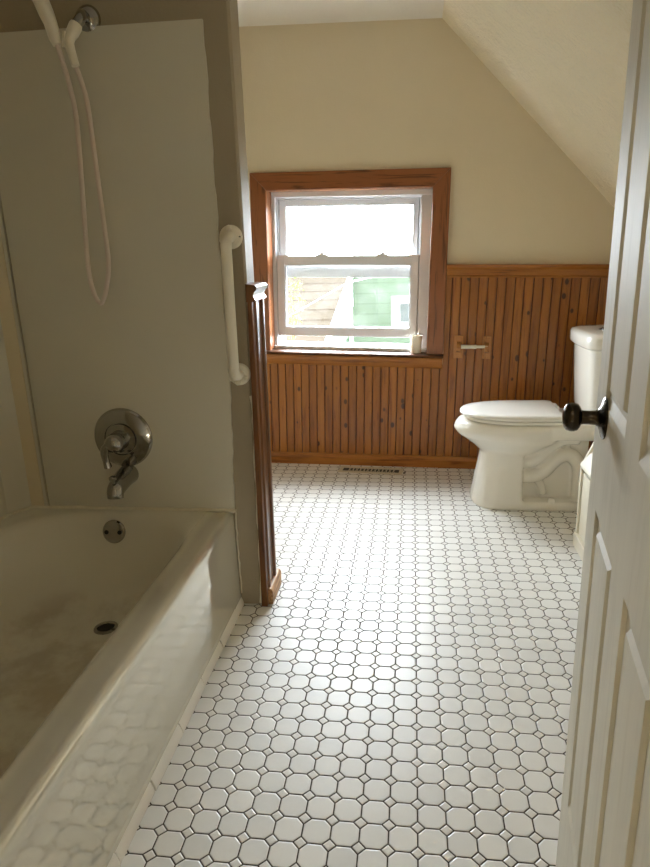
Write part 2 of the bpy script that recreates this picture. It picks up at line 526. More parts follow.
struct(bs.build('baseboard_back', M['pine_x'], frame=WB, smooth=30), 'pine baseboard under the wainscot', 'baseboard')

# wood end of the partition: board, cap return and base block
pt = MB()
pt.hexa([(pX(0) + 0.02, 10.98, 0), (-8.42, 10.98, 0), (-8.42, 13.35, 0), (pX(0) + 0.02, 13.35, 0)],
        [(pX(17.4) + 0.02, 10.98, 17.4), (-8.24, 10.98, 17.4), (-8.24, 13.35, 17.4), (pX(17.4) + 0.02, 13.35, 17.4)])
for ya, yb, e in ((11.35, 11.75, 0.10), (12.75, 13.25, 0.13)):
    pt.hexa([(-8.43, ya, 0), (-8.42 + e, ya + .1, 0), (-8.42 + e, yb - .1, 0), (-8.43, yb, 0)], [(-8.25, ya, 17.4), (-8.24 + e, ya + .1, 17.4), (-8.24 + e, yb - .1, 17.4), (-8.25, yb, 17.4)])
struct(pt.build('trim_3', M['post'], frame=Matrix.Identity(4), bevel=0.04), 'stained wood board capping the end of the stub wall', 'trim')
ct = MB().prism([(-8.52, 17.2), (-8.12, 17.2), (-8.04, 17.28), (-8.1, 17.36), (-8.16, 17.5), (-8.1, 17.66), (-7.98, 17.78), (-7.96, 17.92), (-8.06, 18.02), (-8.52, 18.08)], 1, 10.93, 13.5)
struct(ct.build('trim_4', M['post'], frame=Matrix.Identity(4), smooth=50), 'moulded wood cap on the end of the stub wall', 'trim')
bk = MB().prism([(-8.42, 0.0), (-8.16, 0.0), (-8.14, 0.8), (-8.22, 0.98), (-8.42, 1.02)], 1, 11.25, 13.75)
struct(bk.build('trim_5', M['raw_wood'], frame=Matrix.Identity(4), bevel=0.02), 'pale wood base block at the foot of the stub wall end', 'trim')

# ------------------------------------------------------------------ window
win = empty('window_1', matrix=WM @ Matrix.Translation(Vector((-6.2, 0, 10.68)) * U))
struct(win, 'white double hung window with stained wood casing, lower sash raised a crack', 'window')
WL = Vector((6.2, 0, -10.68))       # from wall frame to the window's own frame
def wpart(mb, name, mat, parent=win, off=WL, **kw):
    mb.v = [p + off for p in mb.v]
    return mb.build(name, mat, parent, local=True, **kw)
def casing_poly(w0, w1, t):
    return w0, w1, t
T = -0.42
SI0, SI1, HI = -13.32, 1.0, 24.62      # inner edge of the casing
SO0, SO1, HO = -14.75, 2.43, 26.06     # outer edge
mb = MB().hexa([(SO0, T, 10.68), (SI0, T, 10.68), (SI0, 0, 10.68), (SO0, 0, 10.68)], [(SO0, T, HO), (SI0, T, HI), (SI0, 0, HI), (SO0, 0, HO)])
wpart(mb, 'casing', M['oak_z'], bevel=0.05)
mb = MB().hexa([(SI1, T, 10.68), (SO1, T, 10.68), (SO1, 0, 10.68), (SI1, 0, 10.68)], [(SI1, T, HI), (SO1, T, HO), (SO1, 0, HO), (SI1, 0, HI)])
wpart(mb, 'casing', M['oak_z'], bevel=0.05)
mb = MB().hexa([(SI0, T, HI), (SI1, T, HI), (SI1, 0, HI), (SI0, 0, HI)], [(SO0, T, HO), (SO1, T, HO), (SO1, 0, HO), (SO0, 0, HO)])
wpart(mb, 'casing', M['oak_x'], bevel=0.05)
mb = MB().box(-13.45, -13.3, -0.3, 1.25, 10.6, 24.7).box(0.98, 1.05, -0.3, 1.25, 10.6, 24.7).box(-13.45, 1.05, -0.3, 1.25, 24.58, 24.72)
wpart(mb, 'jamb', M['oak_z'])
mb = MB().prism([(1.1, 10.42), (-0.85, 10.42), (-0.95, 10.5), (-0.95, 10.6), (-0.85, 10.68), (1.1, 10.68)], 0, -15.1, 2.46)
wpart(mb, 'stool', M['stool'])
mb = MB().prism([(0.0, 9.45), (-0.3, 9.45), (-0.42, 9.6), (-0.5, 9.85), (-0.62, 10.05), (-0.66, 10.25), (-0.6, 10.42), (0.0, 10.42)], 0, -15.0, 2.42)
wpart(mb, 'apron', M['pine_x'])
# vinyl frame with stepped jambs
mb = MB()
mb.box(-13.45, -12.98, 1.15, 2.35, 10.55, 24.6).box(0.02, 1.02, 1.25, 2.35, 10.55, 24.6)
mb.box(-12.98, -12.80, 1.62, 2.35, 11.2, 24.4).box(-0.12, 0.05, 1.62, 2.35, 11.2, 24.4)
mb.box(-13.45, 1.02, 1.15, 2.35, 24.12, 24.6).box(-12.98, 0.05, 1.62, 2.35, 23.98, 24.2)
mb.box(-13.45, 1.02, 0.85, 2.35, 10.55, 10.98).box(-12.98, 0.05, 1.75, 2.35, 10.9, 11.2)
mb.box(-13.0, -12.5, 2.18, 2.36, 11.1, 24.3).box(-.42, .06, 2.18, 2.36, 11.1, 24.3).box(-13.0, .06, 2.18, 2.36, 23.75, 24.3)
wpart(mb, 'window_frame', M['vinyl'], bevel=0.035)
def sash(name, s0, s1, h0, h1, g0, g1, k0, k1, ya, yb):
    m = MB()
    m.box(s0, g0, ya, yb, h0, h1).box(g1, s1, ya, yb, h0, h1).box(g0, g1, ya, yb, h0, k0).box(g0, g1, ya, yb, k1, h1)
    # glazing bead
    e = 0.10
    m.box(g0, g0 + e, ya + .08, yb - .05, k0, k1).box(g1 - e, g1, ya + .08, yb - .05, k0, k1)
    m.box(g0, g1, ya + .08, yb - .05, k0, k0 + e).box(g0, g1, ya + .08, yb - .05, k1 - e, k1)
    o = wpart(m, name, M['vinyl'], bevel=0.03)
    g = MB().box(g0, g1, (ya + yb) / 2 - .02, (ya + yb) / 2 + .02, k0, k1)
    wpart(g, 'pane', M['glass'], parent=o)
    return o
us = sash('upper_sash', -12.72, -0.2, 17.2, 23.92, -12.15, -0.62, 18.35, 23.45, 1.74, 2.15)
ls = sash('lower_sash', -12.90, -0.04, 11.9, 19.12, -12.2, -0.68, 12.68, 18.36, 1.2, 1.62)
for sx in (-8.75, -3.25):
    m = MB().box(sx - .5, sx + .5, 1.2, 1.5, 19.12, 19.26)
    m.tube([(sx - .1, 1.3, 19.3), (sx + .25, 1.2, 19.42), (sx + .65, 1.1, 19.45)], 0.09, 8)
    m.lathe([(0.22, 0), (0.22, .12), (.16, .2)], (sx, 1.32, 19.2), (0, 0, 1), 14)
    wpart(m, 'sash_lock', M['vinyl'], parent=ls)
    m = MB().prism([(sx - .55, 17.95), (sx + .55, 17.95), (sx + .3, 18.2), (sx - .3, 18.2)], 1, 1.66, 1.76)
    wpart(m, 'tilt_latch', M['vinyl'], parent=us)
for a, b in ((-12.9, -11.9), (-0.95, -0.0)):
    wpart(MB().box(a, b, 1.22, 1.6, 19.12, 19.2), 'tilt_latch', M['vinyl'], parent=ls)

cup = empty('cup', matrix=WM @ Matrix.Translation(Vector((0.0, 0.35, 10.68)) * U))
tag(cup, 'small white plastic cup on the right end of the window sill', 'cup')
MB().lathe([(0.45, 0), (0.5, 0.06), (0.53, 1.5), (0.53, 1.56), (0.47, 1.56), (0.44, 0.15), (0.0, 0.15)], (0, 0, 0), (0, 0, 1), 28).build('body', M['white_plastic'], cup, local=True, smooth=40)

# ------------------------------------------------------------------ toilet paper holder on the wainscot
tp = empty('toilet_paper_holder', matrix=WM @ Matrix.Translation(Vector((4.9, -0.2, 10.4)) * U))
tag(tp, 'wooden toilet paper holder with a bare white rod on the pine wainscot', 'toilet paper holder')
TL = Vector((-4.9, 0.2, -10.4))
def tpart(mb, name, mat, **kw):
    mb.v = [p + TL for p in mb.v]
    return mb.build(name, mat, tp, local=True, **kw)
for a, b in ((3.32, 4.14), (5.78, 6.5)):
    m = MB().box(a, b, -0.42, -0.2, 10.42, 12.4)
    m.box(a + .12, b - .12, -0.5, -0.4, 10.6, 12.22)
    m.prism([(-0.45, 10.95), (-0.95, 11.1), (-1.1, 11.4), (-0.95, 11.7), (-0.45, 11.9)], 0, (a + b) / 2 - .18, (a + b) / 2 + .18)
    o = tpart(m, 'bracket', M['holder_wood'], bevel=0.04)
m = MB().tube([(3.95, -0.9, 11.5), (5.25, -0.9, 11.52)], 0.17, 14)
m.tube([(5.25, -0.9, 11.52), (6.2, -0.9, 11.54)], 0.12, 14)
tpart(m, 'rod', M['white_plastic'])

# ------------------------------------------------------------------ floor register
reg = empty('floor_register', matrix=Matrix.Translation(Vector((-4.0, 35.1, 0)) * U) @ Matrix.Rotation(math.radians(-5.5), 4, 'Z'))
tag(reg, 'flat metal floor register with dark slots below the window', 'vent')
m = MB()
m.box(-2.95, 2.95, -0.85, -0.42, 0, .05).box(-2.95, 2.95, 0.42, 0.85, 0, .05).box(-2.95, -2.6, -0.42, .42, 0, .05).box(2.6, 2.95, -.42, .42, 0, .05)
m.build('frame', M['register'], reg, local=True, bevel=0.02)
MB().box(-2.6, 2.6, -.42, .42, 0.004, .02).build('duct_opening', M['dark'], reg, local=True)
m = MB()
for k in range(13):
    x = -2.1 + k * 0.34
    m.add([(x, -.42, .04), (x + .06, -.42, .04), (x + .26, .42, .04), (x + .2, .42, .04)], [(0, 1, 2, 3)])
    m.add([(x + .2, -.42, .035), (x + .26, -.42, .035), (x + .06, .42, .035), (x, .42, .035)], [(0, 1, 2, 3)])
m.build('grille', M['register'], reg, local=True)
MB().box(3.1, 3.22, -.45, .05, 0, .05).build('lever', M['dark'], reg, local=True)

# ------------------------------------------------------------------ bathtub
tub = empty('bathtub', (-16.4, -1.2, 0))
tag(tub, 'cream enamelled bathtub built in along the left wall', 'bathtub')
XR, XB, YF, YN = -10.12, -22.95, 11.24, -14.7
N = 14
def outer(x1, z, r=0.05):
    return rrect(XB, x1, YN, YF, r, z, N)
rings = [outer(-9.98, 0.0), outer(-9.98, 0.6), outer(-10.02, 0.66), outer(-10.03, 0.75), outer(-10.08, 5.2), outer(-10.09, 5.4), outer(-10.12, 5.58), outer(-10.19, 5.71), outer(-10.3, 5.79), outer(-10.45, 5.81), outer(-10.6, 5.81)]
def inn(x0, x1, y0, y1, r, z): return rrect(x0, x1, y0, y1, r, z, N)
rings += [inn(-22.45, -11.3, -13.7, 10.65, 4.0, 5.81), inn(-22.4, -11.42, -13.6, 10.55, 4.1, 5.8), inn(-22.3, -11.56, -13.5, 10.4, 4.2, 5.72), inn(-22.2, -11.66, -13.3, 10.26, 4.3, 5.5),
          inn(-22.1, -11.74, -13.1, 10.12, 4.3, 5.2), inn(-21.85, -11.95, -12.6, 9.82, 4.3, 4.5), inn(-21.3, -12.4, -11.2, 9.35, 4.0, 2.7), inn(-20.9, -12.85, -10.0, 8.9, 3.4, 1.65), inn(-20.2, -13.6, -9.0, 8.1, 2.6, 1.2),
          inn(-19.0, -14.8, -7.5, 6.9, 1.6, 1.05)]
MB().loft(rings, False, True).build('tub_shell', M['enamel'], tub, smooth=60)
# overflow plate on the sloping end wall
n_ = Vector((0, -1, 0.22)).normalized()
oc = Vector((-16.6, 9.93, 4.95))
m = MB().lathe([(0.66, 0), (0.66, .06), (.58, .14), (.4, .17), (0.0, .17)], oc, n_, 32)
ov = m.build('overflow_plate', M['chrome'], tub, smooth=30)
for dx in (-.38, .38):
    MB().lathe([(.12, 0), (.12, .03), (0, .05)], oc + Vector((dx, 0, -0.02)) + n_ * .165, n_, 12).build('screw', M['dark'], ov)
dc = Vector((-15.95, 6.5, 1.08))
m = MB().lathe([(.62, 0), (.6, .05), (.45, .08), (.40, .02), (.40, 0)], dc, (0, 0, 1), 32, cap=False)
dr = m.build('drain_ring', M['chrome'], tub, smooth=40)
MB().lathe([(.41, 0), (0, 0.001)], dc + Vector((0, 0, .02)), (0, 0, 1), 24).build('drain_hole', M['dark'], dr)

# ceramic quarter-round along the foot of the tub
m = MB()
y = -14.6
while y < 11.1:
    L = min(3.05, 11.15 - y)
    j = random.uniform(-.03, .03)
    m.prism([(-10.25, 0.0), (-9.80 + j, 0.0), (-9.82 + j, .2), (-9.9 + j, .42), (-10.02 + j, .6), (-10.25, .66)], 1, y + .03, y + L - .03)
    y += L
struct(m.build('trim_6', M['tile_trim'], frame=Matrix.Identity(4), smooth=40, bevel=0.03), 'white ceramic trim tiles along the foot of the bathtub', 'trim')

# ------------------------------------------------------------------ tub surround panels
def sedge(z): return -9.76 - (0.26 * max(0, (12 - z)) / 6.4 if z < 12 else 0) + 0.03 * math.sin(z * 2.1) + 0.015 * math.sin(z * 6.3)
ring_f, zz = [], [5.7 + 24.15 * k / 48 for k in range(49)]
pts = [(-20.95, 5.7)] + [(sedge(z), z) for z in zz] + [(-20.95, 30.0)]
m = MB().prism(pts, 1, 11.08, 11.26)
sp = struct(m.build('trim_7', M['surround'], frame=Matrix.Identity(4), smooth=None), 'greyish white surround panel at the head of the tub', 'panel')
m = MB()
m.prism([(-22.95, -14.7), (-22.8, -14.7), (-22.8, 9.9), (-21.95, 11.0), (-21.08, 11.08), (-21.08, 11.26), (-22.95, 11.26)], 2, 5.64, 30.1)
struct(m.build('trim_8', M['surround'], frame=Matrix.Identity(4), smooth=20), 'surround panel of the left tub wall with its corner piece', 'panel')
m = MB().tube([(-21.55, 11.03, 5.7), (-21.55, 11.03, 30)], 0.36, 12, sq=0.15)
struct(MB().prism([(-21.98, 10.94), (-21.25, 11.02), (-21.25, 11.08), (-21.98, 11.04)], 2, 5.66, 30.05).build('trim_9', M['surround_edge'], frame=Matrix.Identity(4)), 'pale strip in the corner of the tub surround', 'panel')
# caulk beads
cpts = [(-22.75, -14.0, 5.86), (-22.74, 9.6, 5.86)] + [(-22.3, 10.5, 5.87), (-21.9, 10.95, 5.88)]
cpts += [(-21 + 11.1 * k / 30, 11.05 + random.uniform(-.03, .02), 5.87 + random.uniform(-.03, .03)) for k in range(31)]
m = MB().tube(cpts, 0.10, 8)
vp = [(-9.97 + random.uniform(-.03, .03), 11.2, 0.7 + 5 * k / 16) for k in range(17)]
m.tube(vp, 0.045, 6)
vp = [(pX(z) + random.uniform(-.05, .05), 11.1, z) for z in [0.2 + 0.45 * k for k in range(28)]]
m.tube(vp, [random.uniform(.03, .09) for _ in vp], 6)
struct(m.build('trim_10', M['caulk'], frame=Matrix.Identity(4), smooth=80), 'uneven white caulk line around the tub', 'caulk')

# ------------------------------------------------------------------ tub valve, spout
YW = 11.08
vc = Vector((-15.95, YW, 10.06))
va = empty('shower_valve', vc)
tag(va, 'round chrome shower valve with a lever on the tub wall', 'valve')
ax = (0, -1, 0)
es = MB().lathe([(1.66, 0), (1.66, .08), (1.58, .2), (1.25, .34), (.92, .38), (.9, .30), (.86, .30), (.84, .42), (.5, .5), (0.0, .5)], vc, ax, 48).build('escutcheon', M['chrome'], va, smooth=25)
hub = MB().lathe([(.55, .45), (.52, .9), (.5, 1.3), (.42, 1.5), (.2, 1.66), (0, 1.68)], vc, ax, 28)
hb = hub.build('hub', M['chrome'], va, smooth=40)
pts = spline([vc + Vector((-.05, -1.25, .0)), vc + Vector((-.32, -1.4, -.1)), vc + Vector((-.48, -1.42, -.4)), vc + Vector((-.5, -1.35, -.85)), vc + Vector((-.45, -1.3, -1.3))], 5)
MB().tube(pts, [.22 + .06 * abs(math.sin(i * .2)) for i in range(len(pts))], 14, sq=.8).build('lever', M['chrome'], va, smooth=60)
sc_ = Vector((-15.9, YW, 7.95))
so = empty('tub_spout', sc_)
tag(so, 'chrome tub spout with diverter knob below the round valve', 'spout')
pts = spline([sc_ + Vector(p) for p in ((0, .02, 0), (0, -.5, -.02), (0, -1.0, -.1), (0, -1.5, -.22), (0, -1.8, -.38), (0, -1.88, -.72))], 6)
MB().tube(pts, [.58 - .16 * i / (len(pts) - 1) for i in range(len(pts))], 20).build('body', M['chrome'], so, smooth=50)
MB().lathe([(.1, 0), (.1, .25), (.2, .3), (.2, .42), (.1, .48), (0, .48)], sc_ + Vector((0, -1.85, .05)), (0, -.2, 1), 14).build('diverter_knob', M['chrome'], so, smooth=40)

# ------------------------------------------------------------------ shower arm with bracket, hand shower
fc = Vector((-15.28, 11.25, 30.25))
sa = empty('shower_fixture', fc)
tag(sa, 'chrome shower arm with a white Y-shaped holder high on the tub wall', 'shower fixture')
MB().lathe([(.62, 0), (.62, .06), (.5, .22), (.28, .34), (.2, .36)], fc, ax, 28).build('flange', M['chrome'], sa, smooth=40)
pts = spline([fc + Vector((0, -.1, 0)), (-15.2, 10.5, 30.22), (-15.0, 10.0, 30.02), (-14.95, 9.7, 29.78), (-15.08, 9.53, 29.5)], 6)
MB().tube(pts, .24, 14).build('pipe', M['chrome'], sa, smooth=60)
m = MB().tube([(-15.06, 9.55, 29.56), (-15.10, 9.52, 29.48), (-15.24, 9.45, 29.22), (-15.36, 9.35, 29.0), (-15.45, 9.3, 28.75)], [.26, .29, .28, .25, .24], 16)
m.tube([(-15.43, 9.32, 28.95), (-15.36, 9.3, 28.5), (-15.22, 9.3, 27.85)], [.24, .2, .18], 14)
br = m.build('holder', M['white_plastic'], sa, smooth=50)
MB().prism([(-15.55, 28.6), (-15.66, 28.55), (-15.52, 29.2), (-15.40, 29.2)], 1, 9.05, 9.5).build('clip', M['white_plastic'], br, bevel=0.03)
h0 = Vector((-15.88, 9.16, 28.68))
hs = empty('hand_shower', h0)
tag(hs, 'white hand shower hanging in its holder with a thin looping hose', 'hand shower')
MB().tube([h0, h0 + Vector((-.06, 0, .25)), h0 + Vector((-.18, -.02, .85)), h0 + Vector((-.30, -.06, 1.25)), h0 + Vector((-.68, -.25, 2.6)), h0 + Vector((-.98, -.6, 3.7))], [.20, .27, .29, .33, .36, .4], 18).build('handle', M['white_plastic'], hs, smooth=60)
MB().lathe([(.45, 0), (.9, .25), (1.2, .55), (1.2, .75), (0, .8)], h0 + Vector((-.98, -.5, 3.8)), (-.1, -.8, -.45), 28).build('spray_head', M['white_plastic'], hs, smooth=40)
hp = spline([h0 + Vector((0, 0, .02)), (-15.82, 9.4, 27.9), (-15.78, 9.6, 27.2), (-15.70, 9.7, 25.69), (-15.86, 9.7, 22.52), (-16.04, 9.7, 19.4), (-15.95, 9.7, 18.05), (-15.70, 9.7, 17.45), (-15.46, 9.7, 17.55), (-15.18, 9.7, 18.3), (-14.96, 9.7, 19.36), (-14.97, 9.7, 21.4), (-15.02, 9.7, 24.2), (-15.05, 9.65, 26.4), (-15.14, 9.42, 27.4), (-15.20, 9.3, 27.78)], 8)
MB().tube(hp, .115, 8).build('hose', M['hose'], hs, smooth=80)

# ------------------------------------------------------------------ grab bar
g0, g1 = Vector((-9.15, 11.22, 20.35)), Vector((-9.19, 11.22, 13.5))
gb = empty('grab_bar', (g0 + g1) / 2)
tag(gb, 'white upright grab bar on the stub wall beside the tub', 'grab bar')
pts = spline([g0 + Vector((0, -.05, 0)), g0 + Vector((0, -.7, -.05)), g0 + Vector((0, -1.0, -.35)), g0 + Vector((0, -1.05, -1.0)), g1 + Vector((0, -1.05, 1.0)), g1 + Vector((0, -1.0, .35)), g1 + Vector((0, -.7, .05)), g1 + Vector((0, -.05, 0))], 6)
MB().tube(pts, .27, 18).build('bar', M['white_plastic'], gb, smooth=60)
for c, k in ((g0, 0), (g1, 1)):
    f = MB().lathe([(.58, 0), (.58, .08), (.5, .15), (.3, .18)], c, ax, 28).build('flange', M['white_plastic'], gb, smooth=30)
    for a in ((95, 200), (330, 260, 210))[k]:
        q = c + Vector((math.cos(math.radians(a)) * .43, -.1, math.sin(math.radians(a)) * .43))
        MB().lathe([(.15, 0), (.15, .12), (.1, .2), (0, .21)], q, ax, 12).build('screw_cap', M['white_plastic'], f, smooth=40)
    if k == 0:
        q = c + Vector((.44, -.145, .0))
        MB().lathe([(.08, 0), (.0, .02)], q, ax, 12).build('screw_hole', M['dark'], f)

# ------------------------------------------------------------------ toilet
TY = 28.75
to = empty('toilet', (8.8, TY, 0))
tag(to, 'white two-piece toilet with closed lid against the right wall', 'toilet')
def egg(xf, xb, hw, z, n=40, wide=0.58, flat=2.6):
    """plan outline: long round front at xf, squarer back at xb"""
    xm = xf + (xb - xf) * wide
    pts = []
    for k in range(n):
        a = 2 * PI * k / n
        c, s = math.cos(a), math.sin(a)
        if c <= 0:      # front
            x = xm - (xm - xf) * (abs(c) ** (2 / 2.15)); y = hw * math.copysign(abs(s) ** (2 / 2.15), s)
        else:
            x = xm + (xb - xm) * (abs(c) ** (2 / flat)); y = hw * math.copysign(abs(s) ** (2 / flat), s)
        pts.append((x, TY + y, z))
    return pts
m = MB()
m.loft([egg(5.4, 8.4, 1.5, 3.2), egg(5.05, 9.4, 2.0, 4.2), egg(4.45, 10.2, 2.45, 4.75), egg(3.85, 11.0, 2.8, 5.2), egg(3.3, 11.3, 3.0, 5.55), egg(3.02, 11.5, 3.1, 5.95), egg(3.08, 11.6, 3.1, 6.25), egg(3.35, 11.6, 3.0, 6.62), egg(3.7, 11.5, 2.75, 6.72)])
# pedestal: rounded front, flat back edge
def ped(xf, xb, hw, z, n=14):
    pts = [(xb, TY - hw, z), (xb, TY + hw, z)]
    xm = xf + (xb - xf) * .62
    pts += [(xm + (xb - xm) * .5, TY + hw, z)]
    for k in range(n + 1):
        a = PI / 2 + PI * k / n
        c, s = math.cos(a), math.sin(a)
        pts.append((xm - (xm - xf) * abs(c) ** .85, TY + hw * math.copysign(abs(s) ** .8, s), z))
    pts += [(xm + (xb - xm) * .5, TY - hw, z)]
    return pts
m.loft([ped(4.42, 8.15, 2.62, 0), ped(4.42, 8.15, 2.62, .25), ped(4.7, 8.12, 2.4, 1.8), ped(5.0, 8.1, 2.2, 3.4), ped(5.15, 8.1, 2.15, 4.5), ped(5.1, 8.1, 2.2, 5.2)])
m.box(7.5, 13.0, TY - 1.25, TY + 1.25, 0, 5.6)
m.loft([rrect(7.6, 13.4, TY - 2.62, TY + 2.62, .5, 0), rrect(7.6, 13.4, TY - 2.62, TY + 2.62, .5, .35), rrect(7.6, 13.3, TY - 2.5, TY + 2.5, .5, .62)])
m.loft([rrect(9.6, 16.2, TY - 2.6, TY + 2.6, .6, 5.55), rrect(9.4, 16.3, TY - 2.85, TY + 2.85, .7, 5.9), rrect(9.4, 16.3, TY - 2.85, TY + 2.85, .7, 6.6), rrect(9.5, 16.2, TY - 2.75, TY + 2.75, .7, 6.8)])
for sgn in (-1, 1):
    y = TY + sgn * 1.5
    m.tube(spline([(8.0, y, 3.55), (8.8, y, 3.65), (9.5, y, 4.15), (10.2, y, 4.95), (11.0, y, 5.4), (12.2, y, 5.5)], 6), .52, 14)
    m.tube(spline([(8.0, y, 2.45), (8.9, y, 2.45), (9.7, y, 2.8), (10.3, y, 3.5), (10.9, y, 4.05), (11.7, y, 4.1), (12.3, y, 3.3), (12.4, y, 2.0), (12.4, y, .3)], 6), .55, 14)
    m.tube(spline([(9.2, y + sgn * -.1, 2.3), (9.6, y + sgn * -.1, 1.7), (9.8, y + sgn * -.1, .9)], 5), .3, 10)
bowl = m.build('bowl', M['porcelain'], to, smooth=180, mods=[('REMESH', dict(mode='VOXEL', voxel_size=0.0065, use_smooth_shade=True)), ('SMOOTH', dict(factor=0.5, iterations=3))])
for sgn in (-1, 1):
    MB().lathe([(.27, 0), (.27, .2), (.2, .36), (0, .42)], (10.3, TY + sgn * 2.28, .55), (0, 0, 1), 16).build('bolt_cap', M['seat'], to, smooth=50)
def seatring(xf, xb, hw, z): return egg(xf, xb, hw, z, 48, .60, 14.0)
m = MB().loft([seatring(3.95, 10.75, 2.62, 6.70), seatring(3.8, 10.8, 2.76, 6.80), seatring(3.8, 10.8, 2.76, 6.96), seatring(3.95, 10.75, 2.62, 7.03)])
m.build('seat', M['seat'], to, smooth=50)
m = MB().loft([seatring(3.55, 10.75, 2.9, 7.1), seatring(3.45, 10.85, 2.98, 7.17), seatring(3.45, 10.85, 2.98, 7.3), seatring(3.55, 10.8, 2.9, 7.4), seatring(4.2, 10.5, 2.4, 7.46), seatring(5.5, 9.8, 1.4, 7.48)])
m.build('lid', M['seat'], to, smooth=50)
for sgn in (-1, 1):
    MB().tube([(10.95, TY + sgn * 1.6 - .45, 7.1), (10.95, TY + sgn * 1.6 + .45, 7.1)], .26, 14).build('hinge', M['seat'], to, smooth=50)
def tankring(x0, x1, hw, z, r=1.1, bow=.35):
    pts = rrect(x0, x1, TY - hw, TY + hw, r, z, 8)
    out = []
    for x, y, zz in pts:
        k = max(0, 1 - ((y - TY) / hw) ** 2)
        out.append((x - (bow * k if x < (x0 + x1) / 2 else 0), y, zz))
    return out
def tankpts(x0, x1, hw, z, r=1.0, bow=.4, n=14):
    pts = []
    for k in range(n + 1):                      # bowed front from +y to -y
        y = hw * (1 - 2 * k / n)
        t = abs(y / hw)
        edge = max(0, (t - (1 - r / hw)) * hw)
        x = x0 - bow * (1 - t * t) + (r - math.sqrt(max(0, r * r - edge * edge)))
        pts.append((x, TY + y, z))
    pts += [(x1, TY - hw, z), (x1, TY + hw, z)]
    return pts
m = MB().loft([tankpts(12.9, 16.4, 3.0, 6.8), tankpts(12.7, 16.5, 3.2, 7.6), tankpts(12.55, 16.6, 3.4, 10), tankpts(12.45, 16.7, 3.5, 12.3)])
m.build('tank', M['porcelain'], to, smooth=40, bevel=0.05)
m = MB().loft([tankpts(12.3, 16.75, 3.6, 12.25, .9), tankpts(12.15, 16.85, 3.75, 12.4, .9), tankpts(12.15, 16.85, 3.75, 13.05, .9), tankpts(12.25, 16.8, 3.65, 13.25, .9), tankpts(12.65, 16.5, 3.35, 13.36, .9), tankpts(13.7, 15.8, 2.4, 13.4, .6)])
tl = m.build('tank_lid', M['porcelain'], to, smooth=50)
m = MB().lathe([(.62, 0), (.62, .05), (.52, .09), (0, .1)], (14.1, TY, 13.4), (0, 0, 1), 24)
m.build('flush_button', M['chrome'], tl, smooth=40)
MB().lathe([(.75, 0), (.75, .02), (.6, .03)], (14.1, TY, 13.39), (0, 0, 1), 24).build('button_well', M['dark'], tl)

# ------------------------------------------------------------------ low white cabinet by the right wall
cb = empty('cabinet', (14.0, 17.0, 0))
tag(cb, 'low white painted cabinet with sloping front between door and toilet', 'cabinet')
side = [(10.62, 0), (10.62, 5.65), (11.4, 7.5), (11.75, 8.1), (12.4, 8.35), (17.4, 8.35), (17.4, 0)]
for ya in (20.1, 13.0):
    MB().prism(side, 1, ya, ya + .28).build('side_panel', M['cabinet'], cb, bevel=0.04)
MB().box(10.75, 10.95, 13.28, 20.1, 0, 5.2).build('front_panel', M['cabinet'], cb, bevel=0.02)
MB().prism([(10.56, 5.6), (10.5, 5.75), (10.56, 5.92), (11.3, 6.75), (11.45, 6.4)], 1, 13.28, 20.1).build('ledge', M['cabinet'], cb, bevel=0.03)
MB().prism([(11.3, 6.3), (12.3, 8.2), (12.1, 8.2), (11.15, 6.5)], 1, 13.28, 20.1).build('sloping_panel', M['cabinet'], cb)
MB().box(12.2, 17.4, 13.28, 20.1, 8.05, 8.3).build('top', M['cabinet'], cb)
MB().box(10.5, 10.8, 13.0, 20.45, 0, .95).build('plinth', M['cabinet'], cb, bevel=0.08)

# ------------------------------------------------------------------ door, swung into the room
al = math.radians(8.0)
hinge = Vector((4.26 - 10.4 * math.sin(al), -4.76 - 10.4 * math.cos(al), 0.0))
DM = Matrix.Translation(hinge * U) @ Matrix.Rotation(PI / 2 - al, 4, 'Z') @ Matrix.Translation((0, 0, 0.36)) @ Matrix.Rotation(math.radians(0.3), 4, 'X') @ Matrix.Translation((0, 0, -0.36))     # hangs a little out of plumb; local x runs from hinge to free edge, y towards the tub
door = empty('door_1', matrix=DM)
struct(door, 'open grey-white panelled door with a dark round knob at the right', 'door')
DW, TH = 10.4, 0.62
ZB, ZT = 0.2, 33.0
xs = [(DW - 4.05, DW - 1.28), (DW - 8.2, DW - 5.45)]          # panel columns
zs = [(4.4, 13.32), (15.84, 31.2)]
m = MB()
def dbox(x0, x1, z0, z1): m.box(x0, x1, -TH, 0, z0, z1)
dbox(0, xs[1][0], ZB, ZT); dbox(xs[1][1], xs[0][0], ZB, ZT); dbox(xs[0][1], DW, ZB, ZT)
for a, b in xs:
    dbox(a, b, ZB, zs[0][0]); dbox(a, b, zs[0][1], zs[1][0]); dbox(a, b, zs[1][1], ZT)
m.build('slab', M['door'], door, local=True, smooth=None)
for a, b in xs:
    for z0, z1 in zs:
        p = MB()
        for sy in (1, -1):
            yy = lambda d: -TH / 2 + sy * (TH / 2 - d)
            def rect(i, d, k=None):
                k = i if k is None else k
                return [(a + i, yy(d), z0 + k), (b - i, yy(d), z0 + k), (b - i, yy(d), z1 - k), (a + i, yy(d), z1 - k)]
            p.loft([rect(0, .0), rect(.015, .004, .03), rect(.055, .085, .26), rect(.42, .095, .40), rect(.475, .008), rect(.50, .002)], False, True)
        p.build('panel', M['door'], door, local=True, smooth=None)
kx, kz = DW - 1.42, 15.6
kn = MB().lathe([(.49, 0), (.49, .03), (.45, .06), (.30, .10), (.21, .14), (.17, .2), (.16, .34), (.16, .46), (.17, .5), (.24, .53), (.31, .58), (.335, .66), (.335, .74), (.31, .82), (.24, .88), (.1, .91), (0, .915)], (kx, 0, kz), (0, 1, 0), 36)
ko = kn.build('knob', M['bronze'], door, local=True, smooth=45)
